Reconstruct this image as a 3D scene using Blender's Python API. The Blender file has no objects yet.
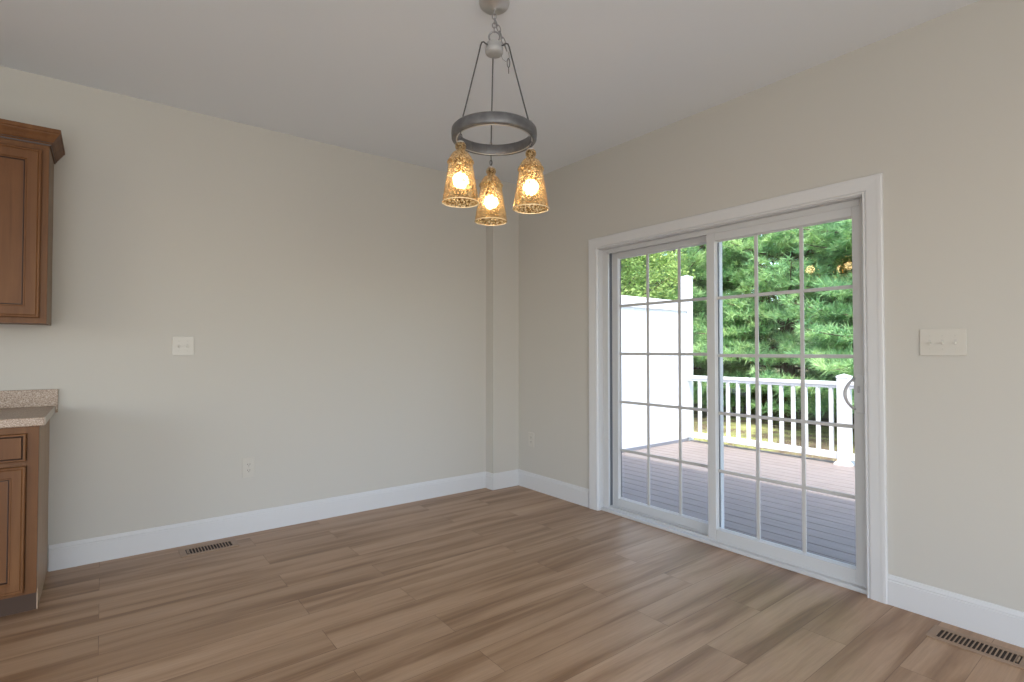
import bpy, bmesh, math, random
import numpy as np
from mathutils import Vector, Matrix
random.seed(7); RNG = np.random.default_rng(11)
S = bpy.context.scene; COL = S.collection; PI = math.pi

# ------------------------------------------------------------------ camera, world, sun, added fill lights, exposure
cd = bpy.data.cameras.new('camera'); cam = bpy.data.objects.new('camera', cd); COL.objects.link(cam)
cd.sensor_width = 36; cd.lens = 529.3 / 1024 * 36; cd.clip_start = .05; cd.clip_end = 300
YAW, PIT, CAMH = math.radians(52.296), math.radians(1.109), 1.2118
cam.location = (0, 0, CAMH)
cam.rotation_euler = (PI/2 + PIT, 0, YAW - PI/2)
S.camera = cam

w = bpy.data.worlds.new('sky'); S.world = w; w.use_nodes = True
nt = w.node_tree; nt.nodes.clear()
sk = nt.nodes.new('ShaderNodeTexSky'); sk.sky_type = 'NISHITA'; sk.sun_disc = False
sk.sun_elevation = math.radians(58); sk.sun_rotation = math.radians(230); sk.air_density = 1.0; sk.dust_density = 2.0; sk.ozone_density = 1.0
bg = nt.nodes.new('ShaderNodeBackground'); bg.inputs[1].default_value = .92
wo = nt.nodes.new('ShaderNodeOutputWorld')
nt.links.new(sk.outputs[0], bg.inputs[0]); nt.links.new(bg.outputs[0], wo.inputs[0])

sd = bpy.data.lights.new('sun', 'SUN'); sun = bpy.data.objects.new('sun', sd); COL.objects.link(sun)
sd.energy = 4.6; sd.angle = math.radians(.6); sd.color = (1, .95, .88)
sun.rotation_euler = Vector((1.33, 1.2, -3.08)).to_track_quat('-Z', 'Y').to_euler()

def area(name, loc, target, sx, sy, power, col):
    l = bpy.data.lights.new(name, 'AREA'); l.shape = 'RECTANGLE'; l.size = sx; l.size_y = sy; l.energy = power; l.color = col
    o = bpy.data.objects.new(name, l); COL.objects.link(o); o.location = loc
    o.rotation_euler = (Vector(target) - Vector(loc)).to_track_quat('-Z', 'Z').to_euler(); return o
# added fill lights at two assumed windows on the unseen sides behind the camera
area('window_fill', (-3.93, 0.2, 1.45), (0, 0.2, 1.45), 3.4, 1.5, 15, (1, .99, .97))
area('window_fill', (0.2, -3.43, 1.45), (0.2, 0, 1.45), 3.4, 1.5, 64, (1, .99, .97))

# added unseen fill light behind the camera, aimed up to brighten the ceiling
area('fill_uplight', (-1.2, -1.0, .95), (.2, 1.2, 2.74), 2.4, 2.4, 60, (.92, .96, 1))
vs = S.view_settings; S.display_settings.display_device = 'sRGB'
vs.view_transform = 'Standard'; vs.look = 'None'; vs.gamma = 1; vs.use_curve_mapping = False; vs.exposure = -0.12

# ------------------------------------------------------------------ room numbers (metres)
XR, YB, H = 3.004, 3.893, 2.74        # right wall plane, left wall plane, ceiling
XO = 3.19                             # outer face of the right wall
XL, YF = -4.0, -3.5                   # unseen sides
BX, BY = 2.716, 3.785                 # boxed-out corner

# ------------------------------------------------------------------ materials
def mat(name, col, rough=.5, metal=0, **kw):
    m = bpy.data.materials.new(name); m.use_nodes = True
    b = m.node_tree.nodes['Principled BSDF']
    b.inputs['Base Color'].default_value = (*col, 1); b.inputs['Roughness'].default_value = rough; b.inputs['Metallic'].default_value = metal
    for k, v in kw.items():
        b.inputs[k.replace('_', ' ')].default_value = v
    return m
def N(m, t, **kw):
    n = m.node_tree.nodes.new(t)
    for k, v in kw.items(): setattr(n, k, v)
    return n
def L(m, a, b): m.node_tree.links.new(a, b)
def P_(m): return m.node_tree.nodes['Principled BSDF']
def coords(m, scale=(1, 1, 1), kind='Object', rot=(0, 0, 0)):
    tc = N(m, 'ShaderNodeTexCoord'); mp = N(m, 'ShaderNodeMapping')
    mp.inputs['Scale'].default_value = scale; mp.inputs['Rotation'].default_value = rot
    L(m, tc.outputs[kind], mp.inputs[0]); return mp.outputs[0]
def noise(m, vec, scale, detail=4, rough=.55, dist=0):
    n = N(m, 'ShaderNodeTexNoise'); n.inputs['Scale'].default_value = scale; n.inputs['Detail'].default_value = detail
    n.inputs['Roughness'].default_value = rough; n.inputs['Distortion'].default_value = dist
    L(m, vec, n.inputs['Vector']); return n.outputs['Fac']
def ramp(m, fac, stops):
    r = N(m, 'ShaderNodeValToRGB'); e = r.color_ramp.elements
    while len(e) < len(stops): e.new(.5)
    for i, (p, c) in enumerate(stops): e[i].position = p; e[i].color = (*c, 1)
    L(m, fac, r.inputs[0]); return r.outputs[0]
def mix(m, a, b, fac, mode='MIX'):
    n = N(m, 'ShaderNodeMix', data_type='RGBA', blend_type=mode)
    for s, v in ((n.inputs[0], fac), (n.inputs[6], a), (n.inputs[7], b)):
        if isinstance(v, (int, float)): s.default_value = v
        elif isinstance(v, tuple): s.default_value = (*v, 1)
        else: L(m, v, s)
    return n.outputs[2]
def bump(m, h, strength, dist=.01):
    b = N(m, 'ShaderNodeBump'); b.inputs['Strength'].default_value = strength; b.inputs['Distance'].default_value = dist
    L(m, h, b.inputs['Height']); L(m, b.outputs[0], P_(m).inputs['Normal'])

M = {}
M['wall'] = m = mat('wall_paint', (.525, .505, .463), .85)
bump(m, noise(m, coords(m), 180, 2), .06, .002)
M['ceiling'] = m = mat('ceiling_paint', (.755, .785, .82), .9)
bump(m, noise(m, coords(m), 140, 2), .05, .002)
M['trim'] = mat('white_trim_paint', (.62, .622, .628), .38)
M['vinyl'] = mat('white_vinyl', (.56, .565, .57), .35)
M['grille'] = mat('grille_white', (.50, .495, .49), .4)
M['plate'] = mat('plate_ivory', (.55, .525, .475), .35)
M['dark'] = mat('slot_dark', (.02, .009, .005), .7)
M['gasket'] = mat('gasket_grey', (.10, .11, .13), .6)
M['screw'] = mat('screw_ivory', (.5, .48, .44), .4)
M['steel'] = mat('brushed_nickel', (.62, .61, .60), .48, 1)
M['rim'] = mat('pale_amber_rim', (.95, .82, .58), .15, 0, Transmission_Weight=.35)
M['chain'] = mat('chain_grey', (.34, .34, .35), .4, .8)
M['neck'] = mat('bulb_neck_cream', (.75, .55, .28), .5)
M['handle'] = mat('handle_grey', (.42, .41, .42), .35)
M['hub'] = mat('hub_plastic', (.42, .42, .42), .5, .2)
M['cable'] = mat('dark_cable', (.07, .07, .075), .45)
M['vinyl_out'] = mat('white_exterior_vinyl', (.78, .79, .82), .4)
M['gap_shade'] = mat('gap_shade_grey', (.20, .21, .24), .7)
M['siding'] = mat('house_siding', (.6, .6, .58), .8)
M['mulch'] = mat('bark', (.12, .085, .06), .95)

# ring: dark weathered metal
M['ring'] = m = mat('ring_grey_metal', (.2, .2, .2), .42, .35)
v = coords(m); P = P_(m)
L(m, ramp(m, noise(m, v, 30, 5), [(.3, (.10, .10, .105)), (.7, (.16, .16, .165))]), P.inputs['Base Color'])

# floor planks run along X
M['floor'] = m = mat('vinyl_plank_floor', (.3, .2, .14), .42)
v = coords(m); P = P_(m)
br = N(m, 'ShaderNodeTexBrick'); L(m, v, br.inputs['Vector'])
br.offset = .37; br.offset_frequency = 2
for k, x in (('Scale', 1), ('Mortar Size', .0012), ('Mortar Smooth', .1), ('Bias', 0), ('Brick Width', 1.22), ('Row Height', .18)): br.inputs[k].default_value = x
br.inputs['Color1'].default_value = (0, 0, 0, 1); br.inputs['Color2'].default_value = (1, 1, 1, 1); br.inputs['Mortar'].default_value = (.5, .5, .5, 1)
sepc = N(m, 'ShaderNodeSeparateColor'); L(m, br.outputs['Color'], sepc.inputs[0])
# shift the grain sideways from plank to plank
comb = N(m, 'ShaderNodeCombineXYZ'); mul = N(m, 'ShaderNodeMath', operation='MULTIPLY'); mul.inputs[1].default_value = 13.7
L(m, sepc.outputs[0], mul.inputs[0]); L(m, mul.outputs[0], comb.inputs[0]); L(m, mul.outputs[0], comb.inputs[2])
add = N(m, 'ShaderNodeVectorMath', operation='ADD'); L(m, v, add.inputs[0]); L(m, comb.outputs[0], add.inputs[1])
mp = N(m, 'ShaderNodeMapping'); mp.inputs['Scale'].default_value = (.55, 7.5, 1); L(m, add.outputs[0], mp.inputs[0])
g1 = noise(m, mp.outputs[0], 1.25, 5, .55, .5)
mp2 = N(m, 'ShaderNodeMapping'); mp2.inputs['Scale'].default_value = (3, 60, 1); L(m, add.outputs[0], mp2.inputs[0])
g2 = noise(m, mp2.outputs[0], 1.6, 4, .65, .3)
base = ramp(m, g1, [(.27, (.190, .102, .050)), (.40, (.300, .176, .098)), (.52, (.425, .272, .168)), (.75, (.500, .338, .222))])
base = mix(m, base, ramp(m, g2, [(.3, (.62, .58, .55)), (.6, (1, 1, 1))]), .45, 'MULTIPLY')
base = mix(m, base, ramp(m, sepc.outputs[0], [(0, (.88, .87, .86)), (1, (1.0, 1.0, 1.0))]), 1.0, 'MULTIPLY')
base = mix(m, base, mix(m, base, (.55, .5, .46), 1.0, 'MULTIPLY'), br.outputs['Fac'])
L(m, base, P.inputs['Base Color'])
rr = N(m, 'ShaderNodeMapRange'); rr.inputs[3].default_value = .34; rr.inputs[4].default_value = .52
L(m, g2, rr.inputs[0]); L(m, rr.outputs[0], P.inputs['Roughness'])
bump(m, g2, .12, .002)

# cabinet wood
def wood(name, a, b, rough=.38, sc=(14, 14, .9)):
    m = mat(name, a, rough); v = coords(m, sc)
    n = noise(m, v, 1.6, 5, .6, .4)
    n2 = noise(m, coords(m), 3, 3)
    c = ramp(m, n, [(.3, a), (.7, b)])
    c = mix(m, c, ramp(m, n2, [(.3, (.82, .80, .78)), (.7, (1, 1, 1))]), .6, 'MULTIPLY')
    L(m, c, P_(m).inputs['Base Color']); return m
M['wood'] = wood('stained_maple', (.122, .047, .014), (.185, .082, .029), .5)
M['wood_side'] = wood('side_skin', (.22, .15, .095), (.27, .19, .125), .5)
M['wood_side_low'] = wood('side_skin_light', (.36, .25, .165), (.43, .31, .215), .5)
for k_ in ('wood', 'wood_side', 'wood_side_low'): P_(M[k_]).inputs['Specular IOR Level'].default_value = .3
M['groove'] = mat('glazed_groove', (.045, .019, .009), .5)
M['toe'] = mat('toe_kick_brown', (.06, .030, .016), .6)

# laminate worktop
M['laminate'] = m = mat('speckled_laminate', (.5, .42, .34), .4)
v = coords(m)
vor = N(m, 'ShaderNodeTexVoronoi'); vor.inputs['Scale'].default_value = 260; L(m, v, vor.inputs['Vector'])
n = noise(m, v, 210, 3, .7)
c = ramp(m, n, [(.36, (.15, .095, .065)), (.47, (.34, .245, .18)), (.56, (.42, .325, .25)), (.70, (.56, .48, .40))])
L(m, c, P_(m).inputs['Base Color'])
M['laminate_edge'] = mat('laminate_end_cap', (.60, .54, .47), .45)

# register metal
M['register'] = mat('register_brown', (.31, .21, .14), .5)

# glass: clear sheet that both lets light through and mirrors a little
def sheet_glass(name, tint, ior=1.5):
    m = bpy.data.materials.new(name); m.use_nodes = True; t = m.node_tree; t.nodes.clear()
    o = N(m, 'ShaderNodeOutputMaterial'); tr = N(m, 'ShaderNodeBsdfTransparent'); gl = N(m, 'ShaderNodeBsdfGlossy')
    tr.inputs[0].default_value = (*tint, 1); gl.inputs['Roughness'].default_value = 0.0
    fr = N(m, 'ShaderNodeFresnel'); fr.inputs[0].default_value = ior
    geo = N(m, 'ShaderNodeNewGeometry'); fa = N(m, 'ShaderNodeMath', operation='SUBTRACT'); fa.inputs[0].default_value = 1.9   # both surfaces of the sheet counted at its front one
    L(m, geo.outputs['Backfacing'], fa.inputs[1]); fb = N(m, 'ShaderNodeMath', operation='MULTIPLY', use_clamp=True); L(m, fr.outputs[0], fb.inputs[0]); L(m, fa.outputs[0], fb.inputs[1])
    bk = N(m, 'ShaderNodeMath', operation='SUBTRACT'); bk.inputs[0].default_value = 1; L(m, geo.outputs['Backfacing'], bk.inputs[1])
    fc = N(m, 'ShaderNodeMath', operation='MULTIPLY'); L(m, fb.outputs[0], fc.inputs[0]); L(m, bk.outputs[0], fc.inputs[1])
    mx = N(m, 'ShaderNodeMixShader'); L(m, fc.outputs[0], mx.inputs[0]); L(m, tr.outputs[0], mx.inputs[1]); L(m, gl.outputs[0], mx.inputs[2])
    L(m, mx.outputs[0], o.inputs[0]); return m
M['glass'] = sheet_glass('clear_window_glass', (.985, .995, .99))

# amber crackled glass of the shades
m = bpy.data.materials.new('amber_crackle_glass'); m.use_nodes = True; m.node_tree.nodes.clear(); M['amber'] = m
o = N(m, 'ShaderNodeOutputMaterial'); tr = N(m, 'ShaderNodeBsdfTransparent'); gl = N(m, 'ShaderNodeBsdfGlossy'); gl.inputs['Roughness'].default_value = .08
tl = N(m, 'ShaderNodeBsdfTranslucent'); df = N(m, 'ShaderNodeBsdfDiffuse')
v = coords(m)
vor = N(m, 'ShaderNodeTexVoronoi', feature='DISTANCE_TO_EDGE'); vor.inputs['Scale'].default_value = 150; L(m, v, vor.inputs['Vector'])
n = noise(m, v, 135, 2, .6)
spk = ramp(m, n, [(.40, (.52, .36, .17)), (.48, (.90, .76, .50)), (.55, (1.0, .96, .85))])
L(m, spk, tr.inputs[0])
spd = ramp(m, n, [(.42, (.22, .13, .06)), (.50, (.80, .62, .36)), (.58, (.98, .90, .70))])
L(m, spd, tl.inputs[0]); L(m, spd, df.inputs[0]); gl.inputs[0].default_value = (1, .88, .68, 1)
mA = N(m, 'ShaderNodeMixShader'); mA.inputs[0].default_value = .4; L(m, tl.outputs[0], mA.inputs[1]); L(m, df.outputs[0], mA.inputs[2])
mB = N(m, 'ShaderNodeMixShader'); L(m, tr.outputs[0], mB.inputs[1]); L(m, mA.outputs[0], mB.inputs[2])
f = N(m, 'ShaderNodeMapRange'); f.inputs[1].default_value = .38; f.inputs[2].default_value = .6; f.inputs[3].default_value = .36; f.inputs[4].default_value = .08
L(m, n, f.inputs[0]); L(m, f.outputs[0], mB.inputs[0])
lw = N(m, 'ShaderNodeLayerWeight'); lw.inputs[0].default_value = .22
mC = N(m, 'ShaderNodeMixShader'); L(m, lw.outputs['Facing'], mC.inputs[0]); L(m, mB.outputs[0], mC.inputs[1]); L(m, gl.outputs[0], mC.inputs[2])
bp = N(m, 'ShaderNodeBump'); bp.inputs['Strength'].default_value = .6; bp.inputs['Distance'].default_value = .002
L(m, n, bp.inputs['Height']); L(m, bp.outputs[0], gl.inputs['Normal'])
L(m, mC.outputs[0], o.inputs[0])

m = bpy.data.materials.new('lit_bulb'); m.use_nodes = True; m.node_tree.nodes.clear(); M['bulb'] = m
o = N(m, 'ShaderNodeOutputMaterial'); e = N(m, 'ShaderNodeEmission'); e.inputs[0].default_value = (1, .86, .66, 1); e.inputs[1].default_value = 28
L(m, e.outputs[0], o.inputs[0])

# deck boards
M['deck'] = m = mat('composite_deck', (.40, .33, .31), .7)
v = coords(m, (8, .5, 1))
c = ramp(m, noise(m, v, 4, 5, .6), [(.3, (.215, .177, .162)), (.7, (.28, .237, .218))])
L(m, c, P_(m).inputs['Base Color']); bump(m, noise(m, coords(m, (60, 2, 1)), 3, 3), .25, .003)

# ground: mown grass with bare mulch under the trees
M['ground'] = m = mat('yard_ground', (.2, .2, .1), .95)
v = coords(m)
c = ramp(m, noise(m, v, 1.1, 6, .7), [(.35, (.10, .065, .045)), (.47, (.20, .15, .09)), (.55, (.34, .35, .13)), (.7, (.46, .46, .21))])
L(m, c, P_(m).inputs['Base Color']); bump(m, noise(m, v, 20, 5), .8, .05)

def leaf(name, a, b, c3, sc=2.2, trans=.35):
    m = bpy.data.materials.new(name); m.use_nodes = True; m.node_tree.nodes.clear()
    o = N(m, 'ShaderNodeOutputMaterial'); d = N(m, 'ShaderNodeBsdfDiffuse'); t = N(m, 'ShaderNodeBsdfTranslucent')
    g = N(m, 'ShaderNodeNewGeometry'); v = coords(m)
    n = noise(m, v, sc, 4, .7)
    c = ramp(m, n, [(.33, a), (.5, b), (.68, c3)])
    rnd = ramp(m, g.outputs['Random Per Island'], [(0, (.72, .74, .72)), (1, (1.15, 1.12, 1.0))])
    c = mix(m, c, rnd, 1.0, 'MULTIPLY')
    L(m, c, d.inputs[0]); L(m, c, t.inputs[0])
    x = N(m, 'ShaderNodeMixShader'); x.inputs[0].default_value = trans
    L(m, d.outputs[0], x.inputs[1]); L(m, t.outputs[0], x.inputs[2]); L(m, x.outputs[0], o.inputs[0]); return m
M['pine'] = leaf('pine_needles', (.18, .38, .21), (.36, .60, .30), (.66, .84, .44))
M['decid'] = leaf('broad_leaves', (.22, .38, .13), (.40, .56, .20), (.62, .74, .32))
M['shrub'] = leaf('shrub_leaves', (.10, .22, .08), (.16, .32, .12), (.26, .42, .16))
M['grass'] = leaf('grass_blades', (.34, .36, .14), (.54, .54, .24), (.70, .66, .36), 1.5)

# ------------------------------------------------------------------ mesh helpers
def new(): return bmesh.new()
def box(bm, x0, x1, y0, y1, z0, z1, bev=0, mi=0, seg=2):
    if x0 > x1: x0, x1 = x1, x0
    if y0 > y1: y0, y1 = y1, y0
    if z0 > z1: z0, z1 = z1, z0
    vs_ = [bm.verts.new(c) for c in ((x0,y0,z0),(x1,y0,z0),(x1,y1,z0),(x0,y1,z0),(x0,y0,z1),(x1,y0,z1),(x1,y1,z1),(x0,y1,z1))]
    fs = [bm.faces.new([vs_[i] for i in q]) for q in ((0,3,2,1),(4,5,6,7),(0,1,5,4),(1,2,6,5),(2,3,7,6),(3,0,4,7))]
    for f in fs: f.material_index = mi
    if bev:
        es = list({e for f in fs for e in f.edges})
        bmesh.ops.bevel(bm, geom=es, offset=bev, segments=seg, affect='EDGES', profile=.5, material=-1)
def tube(bm, pts, r, n=8, closed=False, mi=0, smooth=True):
    pts = [Vector(p) for p in pts]; rings = []; prev = None
    K = len(pts)
    for i, p in enumerate(pts):
        if closed: t = (pts[(i+1) % K] - pts[i-1]).normalized()
        else: t = (pts[min(i+1, K-1)] - pts[max(i-1, 0)]).normalized()
        if prev is None:
            a = t.orthogonal().normalized()
        else:
            a = (prev - t*prev.dot(t)).normalized()
        prev = a; b = t.cross(a)
        rr_ = float(r[i] if isinstance(r, (list, tuple)) else r)
        rings.append([bm.verts.new(p + rr_*(a*math.cos(2*PI*k/n) + b*math.sin(2*PI*k/n))) for k in range(n)])
    m_ = K if closed else K-1
    for i in range(m_):
        A, B = rings[i], rings[(i+1) % K]
        for k in range(n):
            f = bm.faces.new((A[k], A[(k+1) % n], B[(k+1) % n], B[k])); f.smooth = smooth; f.material_index = mi
    if not closed:
        for rg in (rings[0][::-1], rings[-1]):
            f = bm.faces.new(rg); f.material_index = mi
def lathe(bm, prof, c=(0, 0, 0), n=32, mi=0, closed=False, smooth=True):
    rings = []
    for r, z in prof:
        if r < 1e-6: rings.append([bm.verts.new((c[0], c[1], c[2]+z))])
        else: rings.append([bm.verts.new((c[0]+r*math.cos(2*PI*k/n), c[1]+r*math.sin(2*PI*k/n), c[2]+z)) for k in range(n)])
    idx = list(range(len(rings)-1)) + ([len(rings)-1] if closed else [])
    for i in idx:
        A, B = rings[i], rings[(i+1) % len(rings)]
        for k in range(n):
            k2 = (k+1) % n
            if len(A) == 1: q = [A[0], B[k2], B[k]]
            elif len(B) == 1: q = [A[k], A[k2], B[0]]
            else: q = [A[k], A[k2], B[k2], B[k]]
            f = bm.faces.new(q); f.smooth = smooth; f.material_index = mi
def sweep(bm, path, prof, nrm, up, mi=0, dark=()):
    """profile (a, b): a along the mitred side normal, b along `up`; nrm(i) side normal of segment i"""
    K = len(path); path = [Vector(p) for p in path]; up = Vector(up); rings = []
    segn = []
    for i in range(K-1):
        t = (path[i+1]-path[i]).normalized(); n_ = t.cross(up).normalized()*nrm; segn.append(n_)
    for i, p in enumerate(path):
        if i == 0: o_ = segn[0]
        elif i == K-1: o_ = segn[-1]
        else:
            s_ = segn[i-1]+segn[i]; o_ = s_ / (1+segn[i-1].dot(segn[i]))
        rings.append([bm.verts.new(p + o_*a + up*b) for a, b in prof])
    n = len(prof)
    for i in range(K-1):
        for k in range(n):
            f = bm.faces.new((rings[i][k], rings[i][(k+1) % n], rings[i+1][(k+1) % n], rings[i+1][k])); f.material_index = 1 if k in dark else mi
    bm.faces.new(rings[0][::-1]); bm.faces.new(rings[-1])
def obj(name, bm, mats, parent=None, loc=None):
    if not isinstance(mats, (list, tuple)): mats = [mats]
    bmesh.ops.recalc_face_normals(bm, faces=bm.faces[:])
    me = bpy.data.meshes.new(name)
    if loc is not None and parent is None: bmesh.ops.translate(bm, verts=bm.verts[:], vec=-Vector(loc))
    if parent is not None:
        pw = parent.matrix_world_ if hasattr(parent, 'matrix_world_') else None
        off = WORLD[parent.name]; bmesh.ops.translate(bm, verts=bm.verts[:], vec=-off)
    bm.to_mesh(me); bm.free()
    for x in mats: me.materials.append(M[x] if isinstance(x, str) else x)
    o = bpy.data.objects.new(name, me); COL.objects.link(o)
    if parent is not None: o.parent = parent; WORLD[o.name] = WORLD[parent.name].copy()
    else:
        o.location = loc if loc is not None else (0, 0, 0); WORLD[o.name] = Vector(o.location)
    return o
WORLD = {}
def tag(o, label, cat, group=None, kind=None):
    if label: o['label'] = label
    if cat: o['category'] = cat
    if group: o['group'] = group
    if kind: o['kind'] = kind
    return o
def thing(name, loc, label, cat, group=None, kind=None):
    o = bpy.data.objects.new(name, None); COL.objects.link(o); o.location = loc; o.empty_display_size = .1
    WORLD[o.name] = Vector(loc); return tag(o, label, cat, group, kind)
def struct(name, bm, mats, label=None, cat=None):
    return tag(obj(name, bm, mats), label, cat, None, 'structure')
def nested(bm, ax, loops, mi=None):
    """stack of rectangles given as corner quadruples, bridged in order, last one capped"""
    rings = [[bm.verts.new(c) for c in q] for q in loops]
    for i in range(len(rings)-1):
        for k in range(4):
            f = bm.faces.new((rings[i][k], rings[i][(k+1) % 4], rings[i+1][(k+1) % 4], rings[i+1][k]))
            if mi: f.material_index = mi[i]
    bm.faces.new(rings[0][::-1]); bm.faces.new(rings[-1])

# ------------------------------------------------------------------ the room
bm = new(); box(bm, XL-.15, XO-.03, YF-.15, YB+.15, -.12, 0); struct('floor', bm, 'floor', 'brown oak-look vinyl plank floor with streaky grain', 'floor')
bm = new(); box(bm, XL-.15, XO, YF-.15, YB+.15, H, H+.2); struct('ceiling', bm, 'ceiling', 'flat pale grey painted ceiling', 'ceiling')
bm = new(); box(bm, XL-.15, XR, YB, YB+.15, 0, H); struct('wall_left', bm, 'wall', 'long plain beige wall on the left behind the cabinets', 'wall')
bm = new(); box(bm, BX, XR, BY, YB, 0, H); struct('wall_corner', bm, 'wall', 'shallow boxed-out beige wall section in the far corner', 'wall')
# right wall with the door opening, runs on outdoors as the neighbouring house front
DY0, DY1, DZ = .992, 2.816, 2.015      # rough opening
bm = new()
box(bm, XR, XO, YF-.15, DY0, 0, H); box(bm, XR, XO, DY1, YB+.15, 0, H); box(bm, XR, XO, DY0, DY1, DZ, H)
struct('wall_right', bm, 'wall', 'beige wall on the right around the patio door', 'wall')
bm = new(); box(bm, XR+.02, XO, YB+.15, 9.0, -.7, 3.05); box(bm, XO, XO+.012, YF-.15, DY0-.06, -.7, 3.05); box(bm, XO, XO+.012, DY1+.06, 9.0, -.7, 3.05); box(bm, XO, XO+.012, DY0-.06, DY1+.06, DZ+.05, 3.05)
struct('wall_outside', bm, 'siding', 'exterior siding of the house', 'wall')
bm = new(); box(bm, XL-.3, 3.53, YF-.4, 9.2, 3.05, 3.22); struct('roof', bm, 'siding', 'roof eave over the patio door', 'roof')
# unseen sides, each with one wide assumed window hole
def holed(axis, a, b, y0, y1, h0, h1, z0, z1):
    bm = new()
    def bx(u0, u1, w0, w1):
        if axis == 'x': box(bm, a, b, u0, u1, w0, w1)
        else: box(bm, u0, u1, a, b, w0, w1)
    bx(y0, h0, 0, H); bx(h1, y1, 0, H); bx(h0, h1, 0, z0); bx(h0, h1, z1, H); return bm
struct('wall_back', holed('x', XL-.15, XL, YF, YB, -1.6, 2.0, .6, 2.3), 'wall', 'beige wall behind the camera', 'wall')
struct('wall_front', holed('y', YF-.15, YF, XL-.15, XR, -1.6, 2.0, .6, 2.3), 'wall', 'beige wall beside the camera', 'wall')

# baseboards
BT = .014
bprof = [(0, 0), (BT, 0), (BT, .112), (BT-.003, .116), (BT-.002, .122), (BT-.006, .130), (BT-.009, .139), (0, .141)]
def baseboard(name, path, label):
    bm = new(); sweep(bm, path, bprof, 1, (0, 0, 1)); return struct(name, bm, 'trim', label, 'baseboard')
baseboard('baseboard_left', [(-.222, YB, 0), (BX, YB, 0)], 'white baseboard along the long left wall')
baseboard('baseboard_corner', [(BX, YB-BT, 0), (BX, BY, 0), (XR-BT, BY, 0)], 'short white baseboard wrapping the boxed-out corner')
baseboard('baseboard_right', [(XR, BY, 0), (XR, 2.898, 0)], 'white baseboard between the corner and the patio door')
baseboard('baseboard_front', [(XR, .927, 0), (XR, YF, 0)], 'white baseboard on the right wall right of the patio door')

# door casing: profile swept round the opening (a: outward from the opening, b: into the room)
cprof = [(0, 0), (0, .012), (.004, .017), (.008, .017), (.010, .010), (.015, .010), (.016, .015), (.020, .0165), (.060, .0185), (.070, .020), (.083, .020), (.087, .016), (.087, 0)]
bm = new()
sweep(bm, [(XR, 1.012, 0), (XR, 1.012, 1.994), (XR, 2.803, 1.994), (XR, 2.803, 0)], cprof, 1, (-1, 0, 0))
o = struct('trim_1', bm, 'trim', 'white moulded casing around the patio door', 'door casing')

# ------------------------------------------------------------------ sliding patio door
bm = new()
# jamb extension lining the opening
JX = 3.050
box(bm, XR-.001, JX, 2.798, DY1, 0, DZ); box(bm, XR-.001, JX, DY0, 1.017, 0, DZ); box(bm, XR-.001, JX, 1.017, 2.798, 1.99, DZ)
# vinyl frame: outer ring plus inner lips and the sill with two track ribs
box(bm, JX, XO+.012, 2.757, DY1, 0, DZ, .002); box(bm, JX, XO+.012, DY0, 1.042, 0, DZ, .002)
box(bm, JX, XO+.012, 1.042, 2.757, 1.968, DZ, .002)
box(bm, 3.02, XO+.03, 1.017, 2.798, 0, .022, .003)
box(bm, JX+.004, JX+.010, 1.042, 2.757, .022, .036); box(bm, 3.106, 3.112, 1.042, 2.757, .022, .036)
box(bm, JX, JX+.008, 2.745, 2.757, .022, 1.968); box(bm, JX, 3.058, 1.042, 2.757, 1.958, 1.968)
door = struct('door_1', bm, 'vinyl', 'white sliding glass patio door with grid panes looking onto the deck', 'patio door')

def sash(name, x0, x1, y0, y1, z0, z1, sy0, sy1, rb, rt, label):
    """x0 room side; stile widths sy0 (low y) sy1 (high y), rails rb rt"""
    gy0, gy1, gz0, gz1 = y0+sy0, y1-sy1, z0+rb, z1-rt
    bm = new()
    t = x1-x0
    for (a, b, c, d) in ((y0, gy0, z0, z1), (gy1, y1, z0, z1)):
        box(bm, x0, x1, a, b, c, d, .003)
    box(bm, x0, x1, gy0, gy1, z0, gz0, .003); box(bm, x0, x1, gy0, gy1, gz1, z1, .003)
    # glazing bead, stepped, set back from the face
    for (o_, d_) in ((.003, .010), (.006, .018)):
        box(bm, x0+d_, x1-.008, gy0-.001, gy0+o_, gz0, gz1, .0015); box(bm, x0+d_, x1-.008, gy1-o_, gy1+.001, gz0, gz1, .0015)
        box(bm, x0+d_, x1-.008, gy0, gy1, gz0-.001, gz0+o_, .0015); box(bm, x0+d_, x1-.008, gy0, gy1, gz1-o_, gz1+.001, .0015)
    s = obj(name, bm, 'vinyl', door); s['label'] = label
    xg = (x0+x1)/2 + .008
    bm = new(); box(bm, xg, xg+.003, gy0+.008, gy1-.008, gz0+.008, gz1-.008); obj('glass_pane', bm, 'glass', s)
    bm = new()
    for i in (1, 2):
        yy = gy0+(gy1-gy0)*i/3; box(bm, xg-.011, xg-.003, yy-.011, yy+.011, gz0+.004, gz1-.004, .003)
    for i in range(1, 5):
        zz = gz0+(gz1-gz0)*i/5; box(bm, xg-.0112, xg-.0028, gy0+.004, gy1-.004, zz-.010, zz+.010, .003)
    obj('grille', bm, 'grille', s)
    bm = new()
    for yy in (gy1-.0115,): box(bm, xg-.004, xg-.001, yy, yy+.004, gz0+.01, gz1-.01)
    obj('gasket_shade_strip', bm, 'gasket', s)  # dark gasket strip on the high-y edge alone; shadow there put into colour
    return s, (gy0, gy1, gz0, gz1, xg)
sl, gi = sash('sliding_panel', 3.056, 3.098, 1.026, 1.916, .028, 1.972, .056, .057, .069, .062, 'sliding panel on the right')
fx, gf = sash('fixed_panel', 3.116, 3.152, 1.860, 2.764, .024, 1.974, .045, .058, .070, .050, 'fixed panel on the left')
bm = new(); box(bm, 3.080, 3.104, 2.7535, 2.757, .036, 1.966); obj('weatherstrip', bm, 'gasket', door)
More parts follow.
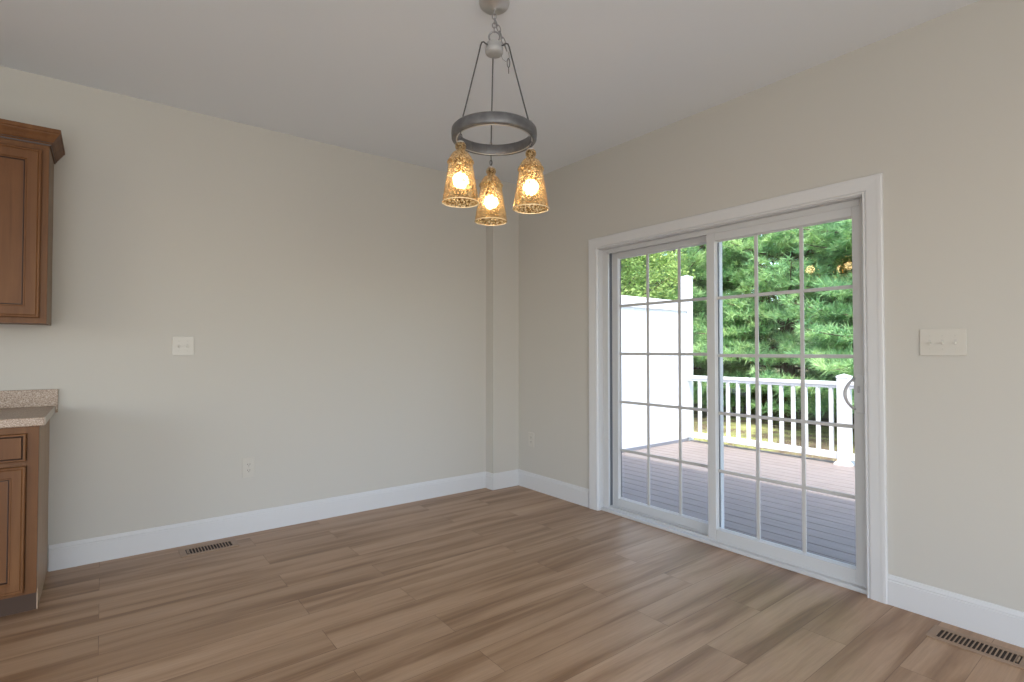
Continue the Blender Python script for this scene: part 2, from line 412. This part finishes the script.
# handle on the sliding panel
bm = new(); box(bm, 3.046, 3.056, 1.033, 1.077, .897, 1.093, .004)
hd = obj('handle', bm, 'vinyl', sl)
pts = []
for i in range(17):
    a = i/16; s_ = math.sin(PI*a)
    pts.append((3.050-.056*s_**.75, 1.074+.026*s_**.75, 0.915+.158*a))
tube(bm := new(), pts, [.0062+.002*math.sin(PI*i/16) for i in range(17)], 10)
hb = obj('handle_grip', bm, 'handle', sl); hb['label'] = 'curved grey pull handle'
bm = new(); box(bm, 3.038, 3.048, 1.050, 1.060, 1.0, 1.035, .003); obj('thumb_latch', bm, 'handle', sl)

# ------------------------------------------------------------------ switch plates and outlets
def plate_L(x0, x1, z0, z1, kind, label, cat, name):
    t = thing(name, ((x0+x1)/2, YB, z0), label, cat)
    bm = new(); box(bm, x0, x1, YB-.006, YB, z0, z1, .002); obj('cover_plate', bm, 'plate', t); fill_plate(t, 'y', x0, x1, z0, z1, kind)
def plate_R(y0, y1, z0, z1, kind, label, cat, name):
    t = thing(name, (XR, (y0+y1)/2, z0), label, cat)
    bm = new(); box(bm, XR-.006, XR, y0, y1, z0, z1, .002); obj('cover_plate', bm, 'plate', t); fill_plate(t, 'x', y0, y1, z0, z1, kind)
def fill_plate(t, ax, a0, a1, z0, z1, kind):
    def bx(bm, u0, u1, d0, d1, w0, w1, bev=0):       # d: distance out of the wall
        if ax == 'y': box(bm, u0, u1, YB-d1, YB-d0, w0, w1, bev)
        else: box(bm, XR-d1, XR-d0, u0, u1, w0, w1, bev)
    zc = (z0+z1)/2
    if kind == 'outlet':
        uc = (a0+a1)/2
        for s in (-1, 1):
            zz = zc+s*.0195
            bm = new(); bx(bm, uc-.017, uc+.017, .006, .0085, zz-.0145, zz+.0145, .0012)
            r = obj('receptacle', bm, 'plate', t)
            bm = new()
            bx(bm, uc-.008, uc-.0055, .0084, .009, zz-.002, zz+.007); bx(bm, uc+.0055, uc+.008, .0084, .009, zz-.002, zz+.007); bx(bm, uc-.002, uc+.002, .0084, .009, zz-.010, zz-.006)
            obj('slots', bm, 'dark', r)
        bm = new(); bx(bm, uc-.003, uc+.003, .006, .0075, zc-.003, zc+.003, .001); obj('screw', bm, 'screw', t)
    else:
        n = kind
        for i in range(n):
            uc = (a0+a1)/2 + (i-(n-1)/2)*.046
            bm = new(); bx(bm, uc-.0055, uc+.0055, .006, .0066, zc-.0125, zc+.0125); r = obj('toggle_slot', bm, 'screw', t)
            bm = new(); bx(bm, uc-.004, uc+.004, .006, .018, zc-.009, zc+.002, .0015); obj('toggle', bm, 'plate', t)
            for s in (-1, 1):
                bm = new(); bx(bm, uc-.003, uc+.003, .006, .0072, zc+s*.030-.003, zc+s*.030+.003, .001); obj('screw', bm, 'screw', t)
plate_L(.340, .457, 1.186, 1.304, 2, 'double toggle switch plate on the long left wall, right of the cabinets', 'light switch', 'light_switch')
plate_L(.744, .818, .370, .500, 'outlet', 'ivory power outlet low on the long left wall above the floor vent', 'outlet', 'power_outlet')
plate_R(.618, .786, 1.191, 1.313, 3, 'wide three-toggle switch plate on the wall right of the patio door', 'light switch', 'light_switch')
plate_R(3.566, 3.640, .371, .494, 'outlet', 'ivory power outlet low on the wall between the far corner and the patio door', 'outlet', 'power_outlet')

# ------------------------------------------------------------------ floor registers
def register(cx, cy, ln, wd, ax, n, slot_l, slot_w, label):
    t = thing('floor_vent', (cx, cy, 0), label, 'floor vent')
    def bx(bm, u0, u1, v0, v1, z0, z1, bev=0):
        if ax == 'x': box(bm, cx+u0, cx+u1, cy+v0, cy+v1, z0, z1, bev)
        else: box(bm, cx+v0, cx+v1, cy+u0, cy+u1, z0, z1, bev)
    bm = new(); a, b = ln/2, wd/2; sa, sb = slot_l/2, slot_w/2
    bx(bm, -a, a, -b, -sb, 0, .005, .0018); bx(bm, -a, a, sb, b, 0, .005, .0018); bx(bm, -a, -sa, -sb, sb, 0, .005, .0015); bx(bm, sa, a, -sb, sb, 0, .005, .0015)
    obj('frame', bm, 'register', t)
    bm = new(); bx(bm, -sa, sa, -sb, sb, 0, .0012); obj('duct_opening', bm, 'dark', t)
    p = slot_l/n
    for i in range(1, n):
        u = -sa+p*i; bm = new(); bx(bm, u-p*.14, u+p*.14, -sb, sb, .001, .0045); obj('louver', bm, 'register', t)
    bm = new(); bx(bm, -sa+p*.3, -sa+p*.7, -sb*.65, sb*.65, .001, .007, .0015); obj('damper_lever', bm, 'register', t)
register(.533, 3.737, .310, .145, 'x', 15, .245, .095, 'narrow brown floor vent below the outlet on the long left wall')
register(2.855, .568, .315, .140, 'y', 18, .258, .088, 'brown floor vent at the foot of the right wall, right of the patio door')

# ------------------------------------------------------------------ cabinets
def panel_front(bm, x0, x1, z0, z1, yb, t, fr, deep):
    def q(i, y): return [(x0+i, y, z0+i), (x1-i, y, z0+i), (x1-i, y, z1-i), (x0+i, y, z1-i)]
    lo = [q(0, yb), q(0, yb-t+.004), q(.004, yb-t), (q(.009, yb-t)), q(.012, yb-t+.0025), q(.015, yb-t), q(fr, yb-t), q(fr+.003, yb-t+.004), q(fr+.008, yb-t+.004), q(fr+.012, yb-t+deep), q(fr+.014, yb-t+deep)]
    mi = [0, 0, 0, 0, 0, 0, 0, 0, 1, 1]
    nested(bm, 'y', lo, mi)
cabx0, cabx1 = -.99, -.228
# wall cabinet
yf = YB-.305
t = thing('wall_cabinet', ((cabx0+cabx1)/2, YB, 1.352), 'brown stained wall cabinet with crown moulding at the top left', 'cabinet')
bm = new(); box(bm, cabx0, cabx1-.004, yf, YB-.001, 1.356, 2.262); obj('body', bm, 'wood', t)
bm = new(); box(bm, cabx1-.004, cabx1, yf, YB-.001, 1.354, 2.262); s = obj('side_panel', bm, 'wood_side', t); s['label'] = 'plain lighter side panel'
bm = new()
for a, b, c, d in ((cabx0, cabx0+.04, 1.352, 2.262), (cabx1-.04, cabx1, 1.352, 2.262)): box(bm, a, b, yf-.019, yf, c, d, .0008)
box(bm, cabx0+.04, cabx1-.04, yf-.019, yf, 1.352, 1.40); box(bm, cabx0+.04, cabx1-.04, yf-.019, yf, 2.215, 2.262)
obj('face_frame', bm, 'wood', t)
for x0, x1 in ((cabx0+.028, -.613), (-.605, cabx1-.027)):
    bm = new(); panel_front(bm, x0, x1, 1.380, 2.228, yf-.019, .020, .054, .010); obj('door', bm, ['wood', 'groove'], t)
crown = [(0, 0), (.006, 0), (.008, .008), (.013, .012), (.013, .017), (.018, .022), (.028, .038), (.039, .053), (.041, .058), (.046, .061), (.046, .080), (0, .080)]
bm = new()
sweep(bm, [(cabx1, YB-.001, 2.258), (cabx1, yf-.019, 2.258), (cabx0, yf-.019, 2.258)], crown, -1, (0, 0, 1), dark=(1, 3))
obj('crown_moulding', bm, ['wood', 'groove'], t)
# base cabinet
yf = YB-.600; zt = .868
t = thing('base_cabinet', ((cabx0+cabx1)/2, YB, 0), 'brown stained base cabinet standing on the floor under the speckled worktop', 'cabinet')
bm = new(); box(bm, cabx0, cabx1-.005, yf, YB-.001, .105, zt); obj('body', bm, 'wood', t)
bm = new()
poly = [(yf+.062, 0), (YB-.001, 0), (YB-.001, zt), (yf-.0, zt), (yf-.0, .105), (yf+.062, .105)]
A = [bm.verts.new((cabx1-.005, y, z)) for y, z in poly]; B = [bm.verts.new((cabx1, y, z)) for y, z in poly]
bm.faces.new(A); bm.faces.new(B[::-1])
for k in range(6): bm.faces.new((A[k], A[(k+1) % 6], B[(k+1) % 6], B[k]))
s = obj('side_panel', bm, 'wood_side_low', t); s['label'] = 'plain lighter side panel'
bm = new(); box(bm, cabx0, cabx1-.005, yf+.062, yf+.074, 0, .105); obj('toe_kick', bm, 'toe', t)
bm = new()
for a, b in ((cabx0, cabx0+.04), (cabx1-.04, cabx1)): box(bm, a, b, yf-.019, yf, .105, zt, .0008)
box(bm, cabx0+.04, cabx1-.04, yf-.019, yf, .105, .14); box(bm, cabx0+.04, cabx1-.04, yf-.019, yf, .69, .72); box(bm, cabx0+.04, cabx1-.04, yf-.019, yf, .835, zt)
obj('face_frame', bm, 'wood', t)
for x0, x1 in ((cabx0+.028, -.613), (-.605, cabx1-.042)):
    bm = new(); panel_front(bm, x0, x1, .120, .690, yf-.019, .020, .046, .014); obj('door', bm, ['wood', 'groove'], t)
    bm = new()
    def q(i, y): return [(x0+i, y, .712+i), (x1-i, y, .712+i), (x1-i, y, .838-i), (x0+i, y, .838-i)]
    yb = yf-.019; nested(bm, 'y', [q(0, yb), q(0, yb-.015), q(.004, yb-.020), q(.010, yb-.020), q(.013, yb-.017), q(.017, yb-.021), q(.022, yb-.021)], [0, 0, 0, 1, 1, 0])
    obj('drawer', bm, ['wood', 'groove'], t)
# worktop with its upstand
t = thing('worktop', ((cabx0+cabx1)/2, YB, .869), 'beige speckled laminate worktop with low backsplash on the base cabinet', 'worktop')
bm = new(); box(bm, cabx0-.01, -.208, YB-.642, YB-.001, .869, .909, .005, seg=3); obj('counter_slab', bm, 'laminate', t)
bm = new(); box(bm, -.208, -.2065, YB-.637, YB-.024, .873, .906); s = obj('end_cap', bm, 'laminate_edge', t); s['label'] = 'plain lighter end cap'
bm = new(); box(bm, cabx0-.01, -.1935, YB-.021, YB-.001, .909, 1.002, .002)
box(bm, -.208, -.1935, YB-.021, YB-.001, .872, .909, .001); obj('backsplash', bm, 'laminate', t)

# ------------------------------------------------------------------ chandelier
fw = Vector((math.cos(YAW), math.sin(YAW), 0)); rt = Vector((math.sin(YAW), -math.cos(YAW), 0))
C0 = Vector((1.334, 1.852, 0)); RZ = 2.154
t = thing('chandelier', (C0.x, C0.y, H), 'grey ring chandelier hanging from the ceiling with three lit amber glass shades', 'chandelier')
def at(a_r, a_f, z): return Vector((C0.x, C0.y, z)) + rt*a_r + fw*a_f
bm = new(); lathe(bm, [(0, H), (.066, H), (.067, H-.006), (.064, H-.020), (.056, H-.028), (.012, H-.031), (.010, H-.040), (0, H-.042)], (C0.x, C0.y, 0), 40); obj('canopy', bm, 'steel', t)
def link_pts(c, d, side, lh, rw, n=14):
    d = Vector(d).normalized(); side = Vector(side); side = (side-d*side.dot(d)).normalized(); out = []
    for k in range(n):
        a = 2*PI*k/n; out.append(Vector(c)+d*math.cos(a)*lh + side*(math.sin(a)*rw)*(1 if abs(math.cos(a)) < .8 else .95))
    return out
chain = new()
zt_, zb_ = H-.040, 2.603; K = 5; st = (zt_-zb_)/K
ch = None
for i in range(K):
    c = at(0, 0, zt_-st*(i+.5)); bm = new()
    tube(bm, link_pts(c, (0, 0, 1), rt if i % 2 else fw, st*.62, .0085), .0022, 6, True)
    obj('chain_link', bm, 'chain', t)
chain.free()
# slack end of the chain looped down beside the hub, with the ground wire
sl_p = [at(.004, 0, 2.655), at(.014, 0, 2.632), at(.024, 0, 2.605), at(.034, 0, 2.578), at(.044, 0, 2.550), at(.054, 0, 2.522)]
for i in range(5):
    a, b = sl_p[i], sl_p[i+1]; bm = new()
    tube(bm, link_pts((a+b)/2, b-a, rt if i % 2 else fw, (b-a).length*.62, .0075), .002, 6, True); obj('slack_chain_link', bm, 'chain', t)
bm = new(); tube(bm, [at(.030, -.03, 2.49), at(.036, -.03, 2.467), at(.050, -.028, 2.458), at(.060, -.025, 2.464), at(.066, -.02, 2.480), at(.062, -.01, 2.51)], .0013, 6); obj('ground_wire', bm, 'chain', t)
bm = new(); tube(bm, link_pts(at(.062, -.01, 2.462), (0, 0, 1), rt, .020, .006), .0018, 6, True); tube(bm, [at(.062, -.01, 2.443), at(.063, -.01, 2.415)], .002, 6); obj('wire_end', bm, 'cable', t)
# hanging loop and hub
bm = new(); tube(bm, link_pts(at(0, 0, 2.581), (0, 0, 1), rt, .024, .0235, 24), .0036, 8, True); obj('hanging_loop', bm, 'chain', t)
hp = [(0, 2.560), (.010, 2.559), (.022, 2.556), (.034, 2.551), (.036, 2.546), (.036, 2.532), (.0395, 2.529), (.0395, 2.512), (.036, 2.506), (.022, 2.504), (0, 2.503)]
bm = new(); lathe(bm, hp, (C0.x, C0.y, 0), 32); obj('hub', bm, 'hub', t)
ANG = [math.radians(7), math.radians(127), math.radians(-113)]     # away from the camera, to the left, to the right
RA = .170
for k, a in enumerate(ANG):
    dr, dfw = -math.sin(a), math.cos(a)
    def ph(r, z): return at(dr*r, dfw*r, z)
    # arm + rod, slightly springy
    bm = new()
    tube(bm, [ph(.030, 2.533), ph(.045, 2.536), ph(.056, 2.540), ph(.065, 2.535), ph(.071, 2.520), ph(.081, 2.48), ph(.094, 2.43), ph(.118, 2.34), ph(.142, 2.25), ph(.160, 2.185), ph(.166, 2.160), ph(.168, 2.13)], .0032, 8)
    obj('suspension_rod', bm, 'cable', t)
    bm = new(); lathe(bm, [(0, .012), (.005, .011), (.007, .004), (.007, -.004), (0, -.005)], ph(.168, 2.176), 12); obj('rod_nut', bm, 'steel', t)
# ring: hollow band with rounded shoulders and small seam grooves
Ro, Ri, z0, z1 = .184, .160, RZ-.028, RZ+.020
prof = [(Ri, z0+.002), (Ri+.002, z0), (Ro-.003, z0), (Ro, z0+.004), (Ro+.0015, (z0+z1)/2), (Ro, z1-.006), (Ro-.006, z1), (Ri+.006, z1), (Ri+.001, z1-.005), (Ri-.001, (z0+z1)/2)]
bm = new(); lathe(bm, prof, (C0.x, C0.y, 0), 96, closed=True); obj('ring', bm, 'ring', t)
bm = new()
lathe(bm, [(Ri+.001, z0-.0015), (Ri+.006, z0-.0015), (Ri+.006, z0+.001), (Ri+.001, z0+.001)], (C0.x, C0.y, 0), 96, closed=True); obj('ring_edge', bm, 'steel', t)
for a in (40, -20, -34, 15, 160, 220):
    bm = new(); aa = math.radians(a); c = at(-math.sin(aa)*(Ri-.0008), math.cos(aa)*(Ri-.0008), RZ)
    tube(bm, [c+Vector((0, 0, -.017)), c+Vector((0, 0, .017))], .0011, 5); obj('ring_seam', bm, 'cable', t)
# glass shade, socket and bulb under each rod
glass_prof = [(.012, .000), (.018, -.002), (.0215, -.009), (.0215, -.019), (.0175, -.026), (.0185, -.032), (.031, -.040), (.040, -.052), (.046, -.064), (.0515, -.071), (.0535, -.077), (.050, -.083), (.0485, -.088), (.052, -.110), (.057, -.140), (.063, -.175), (.068, -.205), (.0715, -.226), (.0725, -.231)]
glass_prof = [(r_*1.05, z_*1.08) for r_, z_ in glass_prof]
thin = [(r-.0026, z-(.0 if i < len(glass_prof)-1 else -.001)) for i, (r, z) in enumerate(glass_prof)][::-1]
for k, a in enumerate(ANG):
    c = at(-math.sin(a)*RA, math.cos(a)*RA, 0); top = (2.064, 2.076, 2.059)[k]
    bm = new(); tube(bm, [(c.x, c.y, RZ-.018), (c.x+.001, c.y, top+.020), (c.x, c.y, top+.004)], .0022, 8)
    tube(bm, link_pts((c.x, c.y, top+.026), (0, 0, 1), rt, .012, .006), .0016, 6, True); obj('drop_cord', bm, 'cable', t)
    bm = new(); lathe(bm, [(0, .008), (.008, .008), (.015, .004), (.016, -.002), (.013, -.004), (0, -.004)], (c.x, c.y, top), 24); obj('shade_cap', bm, 'steel', t)
    bm = new(); lathe(bm, glass_prof+thin, (c.x, c.y, top), 48, closed=True); gs_ = obj('glass_shade', bm, 'amber', t)
    rr0, zz0 = glass_prof[-1]; bm = new(); tube(bm, [(c.x+(rr0-.001)*math.cos(2*PI*q_/48), c.y+(rr0-.001)*math.sin(2*PI*q_/48), top+zz0) for q_ in range(48)], .0022, 8, True); ri_ = obj('rim', bm, 'rim', gs_); ri_['label'] = 'pale rolled rim'
    bm = new(); lathe(bm, [(0, -.004), (.010, -.004), (.010, -.050), (.018, -.056), (.019, -.088), (.015, -.092), (0, -.092)], (c.x, c.y, top), 24); so = obj('socket', bm, 'steel', t)
    bz = top-.158
    bm = new(); lathe(bm, [(0, .062), (.014, .062), (.0155, .040), (.019, .028), (0, .026)], (c.x, c.y, bz), 24); cl_ = obj('bulb_neck', bm, 'neck', so); cl_['label'] = 'warm cream bulb neck'
    bp_ = [(0, .033)] + [(.033*math.sin(x), .033*math.cos(x)) for x in [math.radians(15+165*i/13) for i in range(13)]] + [(0, -.033)]
    bm = new(); lathe(bm, bp_, (c.x, c.y, bz), 28); obj('bulb', bm, 'bulb', so)

# ------------------------------------------------------------------ outside: deck, rails, screen, yard
DZk = -.030
bm = new(); nb = 23; pw = .1455
for i in range(nb):
    x0 = XO+.02+i*pw; box(bm, x0, x0+pw-.009, -1.2, 4.50, DZk-.026, DZk, .0025, seg=1)
box(bm, XO+.02, XO+.02+nb*pw, -1.2, 4.50, -.30, DZk-.035)
box(bm, XO+.02+nb*pw, XO+.045+nb*pw, -1.2, 4.50, -.34, DZk-.004)
tag(obj('deck', bm, 'deck'), 'grey-brown composite board deck outside the patio door', 'deck', None, 'structure')

# privacy screen
SY = 4.330
t = thing('privacy_screen', (4.8, SY, DZk), 'tall solid white vinyl privacy screen standing on the left edge of the deck', 'privacy screen')
bm = new()
x = 3.34
while x < 6.40:
    x1 = min(x+.285, 6.437); box(bm, x, x1-.002, SY+.022, SY+.060, .04, 1.80, .003, seg=1); x += .285
obj('panel', bm, 'vinyl_out', t)
bm = new(); box(bm, 3.32, 6.437, SY, SY+.085, 1.765, 1.905, .006); obj('top_rail', bm, 'vinyl_out', t)
bm = new(); box(bm, 3.32, 6.437, SY+.004, SY+.080, .006, .10, .005); obj('bottom_rail', bm, 'vinyl_out', t)
bm = new(); box(bm, 3.32, 6.437, SY-.004, SY+.06, DZk, .006, .002); s = obj('shadow_gap_strip', bm, 'gap_shade', t); s['label'] = 'dark grey strip for the shadow gap under the screen'  # grey strip fills the gap below the screen, its shadow put into colour
def post(cx, cy, h, wdt, label, skirt=True):
    t = thing('deck_post', (cx, cy, DZk), label, 'post'); a = wdt/2
    bm = new(); box(bm, cx-a, cx+a, cy-a, cy+a, DZk, DZk+h-.055, .006); obj('sleeve', bm, 'vinyl_out', t)
    bm = new(); zc = DZk+h-.060; box(bm, cx-a-.005, cx+a+.005, cy-a-.005, cy+a+.005, zc, zc+.020, .003)
    b_ = a+.002; A = [bm.verts.new((cx+s1*b_, cy+s2*b_, zc+.020)) for s1, s2 in ((-1, -1), (1, -1), (1, 1), (-1, 1))]; ap = bm.verts.new((cx, cy, zc+.045))
    for k in range(4): bm.faces.new((A[k], A[(k+1) % 4], ap))
    bm.faces.new(A[::-1]); obj('post_cap', bm, 'vinyl_out', t)
    if not skirt: return
    bm = new(); q = lambda o_, z: [(cx-a-o_, cy-a-o_, z), (cx+a+o_, cy-a-o_, z), (cx+a+o_, cy+a+o_, z), (cx-a-o_, cy+a+o_, z)]
    nested(bm, 'z', [q(.026, DZk), q(.026, DZk+.012), q(.018, DZk+.028), q(.004, DZk+.040)]); obj('post_skirt', bm, 'vinyl_out', t)
post(6.50, 4.385, 2.33, .120, 'tall white post at the end of the privacy screen', False)
post(6.440, 2.372, 1.01, .115, 'short white capped railing post on the deck beside the door handle')
post(6.440, .30, 1.01, .115, 'short white capped railing post beyond the right edge of the door')
def railing(y0, y1, start, label):
    t = thing('deck_railing', (6.44, (y0+y1)/2, DZk), label, 'railing', )
    bm = new(); box(bm, 6.397, 6.483, y0, y1, .835, .877, .010, seg=3); box(bm, 6.415, 6.465, y0, y1, .805, .838, .003); obj('top_rail', bm, 'vinyl_out', t)
    bm = new(); box(bm, 6.412, 6.468, y0, y1, .028, .100, .004); obj('bottom_rail', bm, 'vinyl_out', t)
    y = start
    while y < y1-.04:
        if y > y0+.03:
            bm = new(); box(bm, 6.421, 6.459, y-.019, y+.019, .098, .808, .003, seg=1); obj('baluster', bm, 'vinyl_out', t)
        y += .137
railing(2.430, 4.324, 2.505, 'white deck railing between the tall post and the short post')
railing(.358, 2.314, .43, 'white deck railing to the right of the short capped post')

GZ = -.60
bm = new()
g = 60
vs2 = [[bm.verts.new((-12+72*i/g, -25+70*j/g, GZ+.05*math.sin(i*1.3)*math.cos(j*.9)+(0 if -12+72*i/g < 9 else .02*(i-17)))) for j in range(g+1)] for i in range(g+1)]
for i in range(g):
    for j in range(g): bm.faces.new((vs2[i][j], vs2[i+1][j], vs2[i+1][j+1], vs2[i][j+1]))
tag(obj('ground', bm, 'ground'), 'grassy yard ground beyond the deck', 'ground', None, 'structure')

# ------------------------------------------------------------------ vegetation
def raw_mesh(name, V, F, mats, midx=None):
    me = bpy.data.meshes.new(name)
    V = np.asarray(V, dtype=np.float32); F = np.asarray(F, dtype=np.int32); k = F.shape[1]
    me.vertices.add(len(V)); me.vertices.foreach_set('co', V.ravel())
    me.loops.add(F.size); me.loops.foreach_set('vertex_index', F.ravel())
    me.polygons.add(len(F)); me.polygons.foreach_set('loop_start', np.arange(0, F.size, k, dtype=np.int32))
    me.polygons.foreach_set('loop_total', np.full(len(F), k, dtype=np.int32))
    me.update(calc_edges=True)
    for x in mats: me.materials.append(M[x])
    return me
def unit(a): return a/np.maximum(np.linalg.norm(a, axis=1, keepdims=True), 1e-9)
def tri_needles(P, D, ln, wd):
    """thin triangle at P along D"""
    n = len(P); side = unit(np.cross(D, RNG.normal(size=(n, 3))))
    V = np.empty((n, 3, 3)); V[:, 0] = P-side*wd/2; V[:, 1] = P+side*wd/2; V[:, 2] = P+D*ln[:, None]
    return V.reshape(-1, 3), np.arange(3*n).reshape(-1, 3)
def pine_meshes(seed, h=9.0, spread=2.7):
    r = np.random.default_rng(seed); limbs = new()
    tube(limbs, [(0, 0, -.1), (.03, .02, h*.3), (-.02, .03, h*.6), (0, 0, h)], [.16, .12, .07, .01], 9)
    tuft = []; tdir = []
    z = .75
    while z < h-.3:
        nb_ = r.integers(6, 9); ph0 = r.uniform(0, 2*PI)
        for b in range(nb_):
            a = ph0+2*PI*b/nb_+r.normal()*.15
            Lb = (spread*(1-z/(h+.8))**.8+.25)*r.uniform(.75, 1.1)
            rise = r.uniform(-.10, .22)+.12*z/h; zz = z+r.normal()*.15
            p = []
            for s in np.linspace(0, 1, 7):
                p.append(np.array([math.cos(a)*Lb*s, math.sin(a)*Lb*s, zz+Lb*(rise*s-.20*s*s+.16*s**3)]))
            tube(limbs, [Vector(x) for x in p], [.028*(1-s)+.005 for s in np.linspace(0, 1, 7)], 5)
            side = np.array([-math.sin(a), math.cos(a), 0])
            nt_ = int(6+Lb*6.5)
            for s in np.linspace(.22, 1, nt_):
                i = min(int(s*6), 5); f_ = s*6-i; c = p[i]*(1-f_)+p[i+1]*f_
                wl = .55*Lb*(1-s)*.75+.10
                for sd_ in (-1, 1):
                    m_ = max(1, int(wl/.16))
                    for q in range(m_):
                        u = (q+r.uniform(.2, 1))/m_
                        fwd = np.array([math.cos(a), math.sin(a), 0])
                        tuft.append(c+side*sd_*wl*u+fwd*wl*u*.7+np.array([0, 0, .05*u+r.normal()*.05]))
                        tdir.append(fwd*.7+side*sd_*.6+np.array([0, 0, .55]))
        z += r.uniform(.30, .46)
    T = np.array(tuft); D0 = unit(np.array(tdir)); nper = 20
    P = np.repeat(T, nper, 0)+RNG.normal(size=(len(T)*nper, 3))*.008
    D = unit(np.repeat(D0, nper, 0)*.8+RNG.normal(size=P.shape)*.6)
    ln = RNG.uniform(.11, .21, len(P))
    V, F = tri_needles(P, D, ln, .019)
    return limbs, raw_mesh('foliage', V, F, ['pine']), len(F)
def broad_meshes(seed, h=8.0, rad=2.3, zc=.35, nl=42000, mt='decid', ls=.075, trunk=.11):
    r = np.random.default_rng(seed); limbs = new()
    tube(limbs, [(0, 0, -.1), (.05, 0, h*.3), (0, .05, h*.75)], [trunk, trunk*.7, trunk*.2], 8)
    ncl = 150; C = []
    while len(C) < ncl:
        u = r.normal(size=3); u /= np.linalg.norm(u); rr_ = r.uniform(.45, 1)**.6
        C.append(np.array([u[0]*rad*rr_, u[1]*rad*rr_, h*(.5+zc*.1)+u[2]*h*.47*rr_]))
    C = np.array(C); C[:, 2] = np.maximum(C[:, 2], .25)
    for i in range(0, ncl, 5):
        c = C[i]; tube(limbs, [(0, 0, c[2]*.6), (c[0]*.5, c[1]*.5, c[2]*.82), tuple(c)], [trunk*.35, trunk*.2, .006], 5)
    per = nl//ncl; P = np.repeat(C, per, 0)
    off = unit(r.normal(size=P.shape))*(r.uniform(0, 1, (len(P), 1))**.45)*rad*np.array([.24, .24, .17])
    P = P+off
    a = unit(r.normal(size=P.shape)*np.array([1, 1, .45])); b = unit(np.cross(a, r.normal(size=P.shape)))
    s = r.uniform(.7, 1.3, (len(P), 1))*ls
    V = np.stack([P-a*s*.6, P+b*s*.32, P+a*s*.6, P-b*s*.32], 1).reshape(-1, 3)
    return limbs, raw_mesh('foliage', V, np.arange(len(V)).reshape(-1, 4), [mt]), len(V)
def plant(name, limbs_me, fol_me, loc, rz, sc, label, cat, group):
    t = thing(name, loc, label, cat, group); t.rotation_euler = (0, 0, rz); t.scale = (sc, sc, sc)
    for nm, me in (('trunk', limbs_me), ('foliage', fol_me)):
        o = bpy.data.objects.new(nm, me); COL.objects.link(o); o.parent = t
    return t
def limb_mesh(bm):
    bmesh.ops.recalc_face_normals(bm, faces=bm.faces[:]); me = bpy.data.meshes.new('trunk'); bm.to_mesh(me); bm.free(); me.materials.append(M['mulch']); return me
pines = []
for sd_ in (3, 8):
    l_, f_, n_ = pine_meshes(sd_); pines.append((limb_mesh(l_), f_)); print('pine tris', n_)
broads = []
for sd_ in (5, 9):
    l_, f_, n_ = broad_meshes(sd_); broads.append((limb_mesh(l_), f_))
G = 'trees beyond the deck'
rows = [  # kind, x, y, rz, scale, label
    ('p', 0, 12.9, 3.4, .3, 1.12, 'soft-needled pine standing behind the short railing post'),
    ('p', 1, 13.9, 6.4, 1.4, 1.18, 'light green pine with drooping boughs in the middle of the sliding panel'),
    ('p', 0, 13.2, 9.4, 2.2, 1.12, 'pine just right of the tall privacy screen post'),
    ('b', 0, 9.6, 9.4, .6, .95, 'yellow-green leafy tree above the privacy screen, nearest the tall post'),
    ('b', 1, 8.6, 7.9+3.2, 2.6, 1.0, 'yellow-green leafy tree above the left end of the privacy screen'),
    ('p', 1, 13.2, .3, 4.1, 1.1, 'pine beyond the right edge of the patio door'),
]
for k, i, x, y, rz, sc, lab in rows:
    me = (pines if k == 'p' else broads)[i]; plant('pine_tree' if k == 'p' else 'leafy_tree', me[0], me[1], (x, y, GZ-.05), rz, sc, lab, 'tree', G)
n = 0
for x, y in ((17.6, 1.6), (18.4, 5.0), (17.9, 8.4), (18.1, 11.9), (16.4, 15.0), (13.4, 14.6), (17.5, -2)):
    me = (broads if n % 3 == 2 else pines)[n % 2]
    plant('leafy_tree' if n % 3 == 2 else 'pine_tree', me[0], me[1], (x, y, GZ+.15), n*1.7, 1.1+.07*(n % 4), 'taller tree in the dense woods behind the front row of trees', 'tree', 'woods behind the front trees'); n += 1
# low shrubs under the trees
l_, f_, n_ = broad_meshes(21, 1.1, .75, nl=9000, mt='shrub', ls=.055, trunk=.03); shr = (limb_mesh(l_), f_)
for i, (x, y) in enumerate(((15.4, 3.4), (15.9, 5.2), (15.6, 7.8), (15.9, 9.7), (15.2, 12))):
    plant('shrub', shr[0], shr[1], (x, y, GZ-.02), i*1.3, .62+.1*(i % 3), 'low dark green shrub under the trees, seen through the railing', 'shrub', 'shrubs behind the deck railing')
# tufty lawn
n = 34000; P = np.stack([RNG.uniform(6.9, 14, n), RNG.uniform(-.5, 11.5, n), np.full(n, GZ-.02)], 1)
D = unit(RNG.normal(size=(n, 3))*np.array([.5, .5, .1])+np.array([0, 0, .8]))
V, F = tri_needles(P, D, RNG.uniform(.05, .16, n), .014)
o = bpy.data.objects.new('grass', raw_mesh('grass', V, F, ['grass'])); COL.objects.link(o)
tag(o, 'sunlit yellow-green grass of the yard behind the railing', 'grass', None, 'stuff')
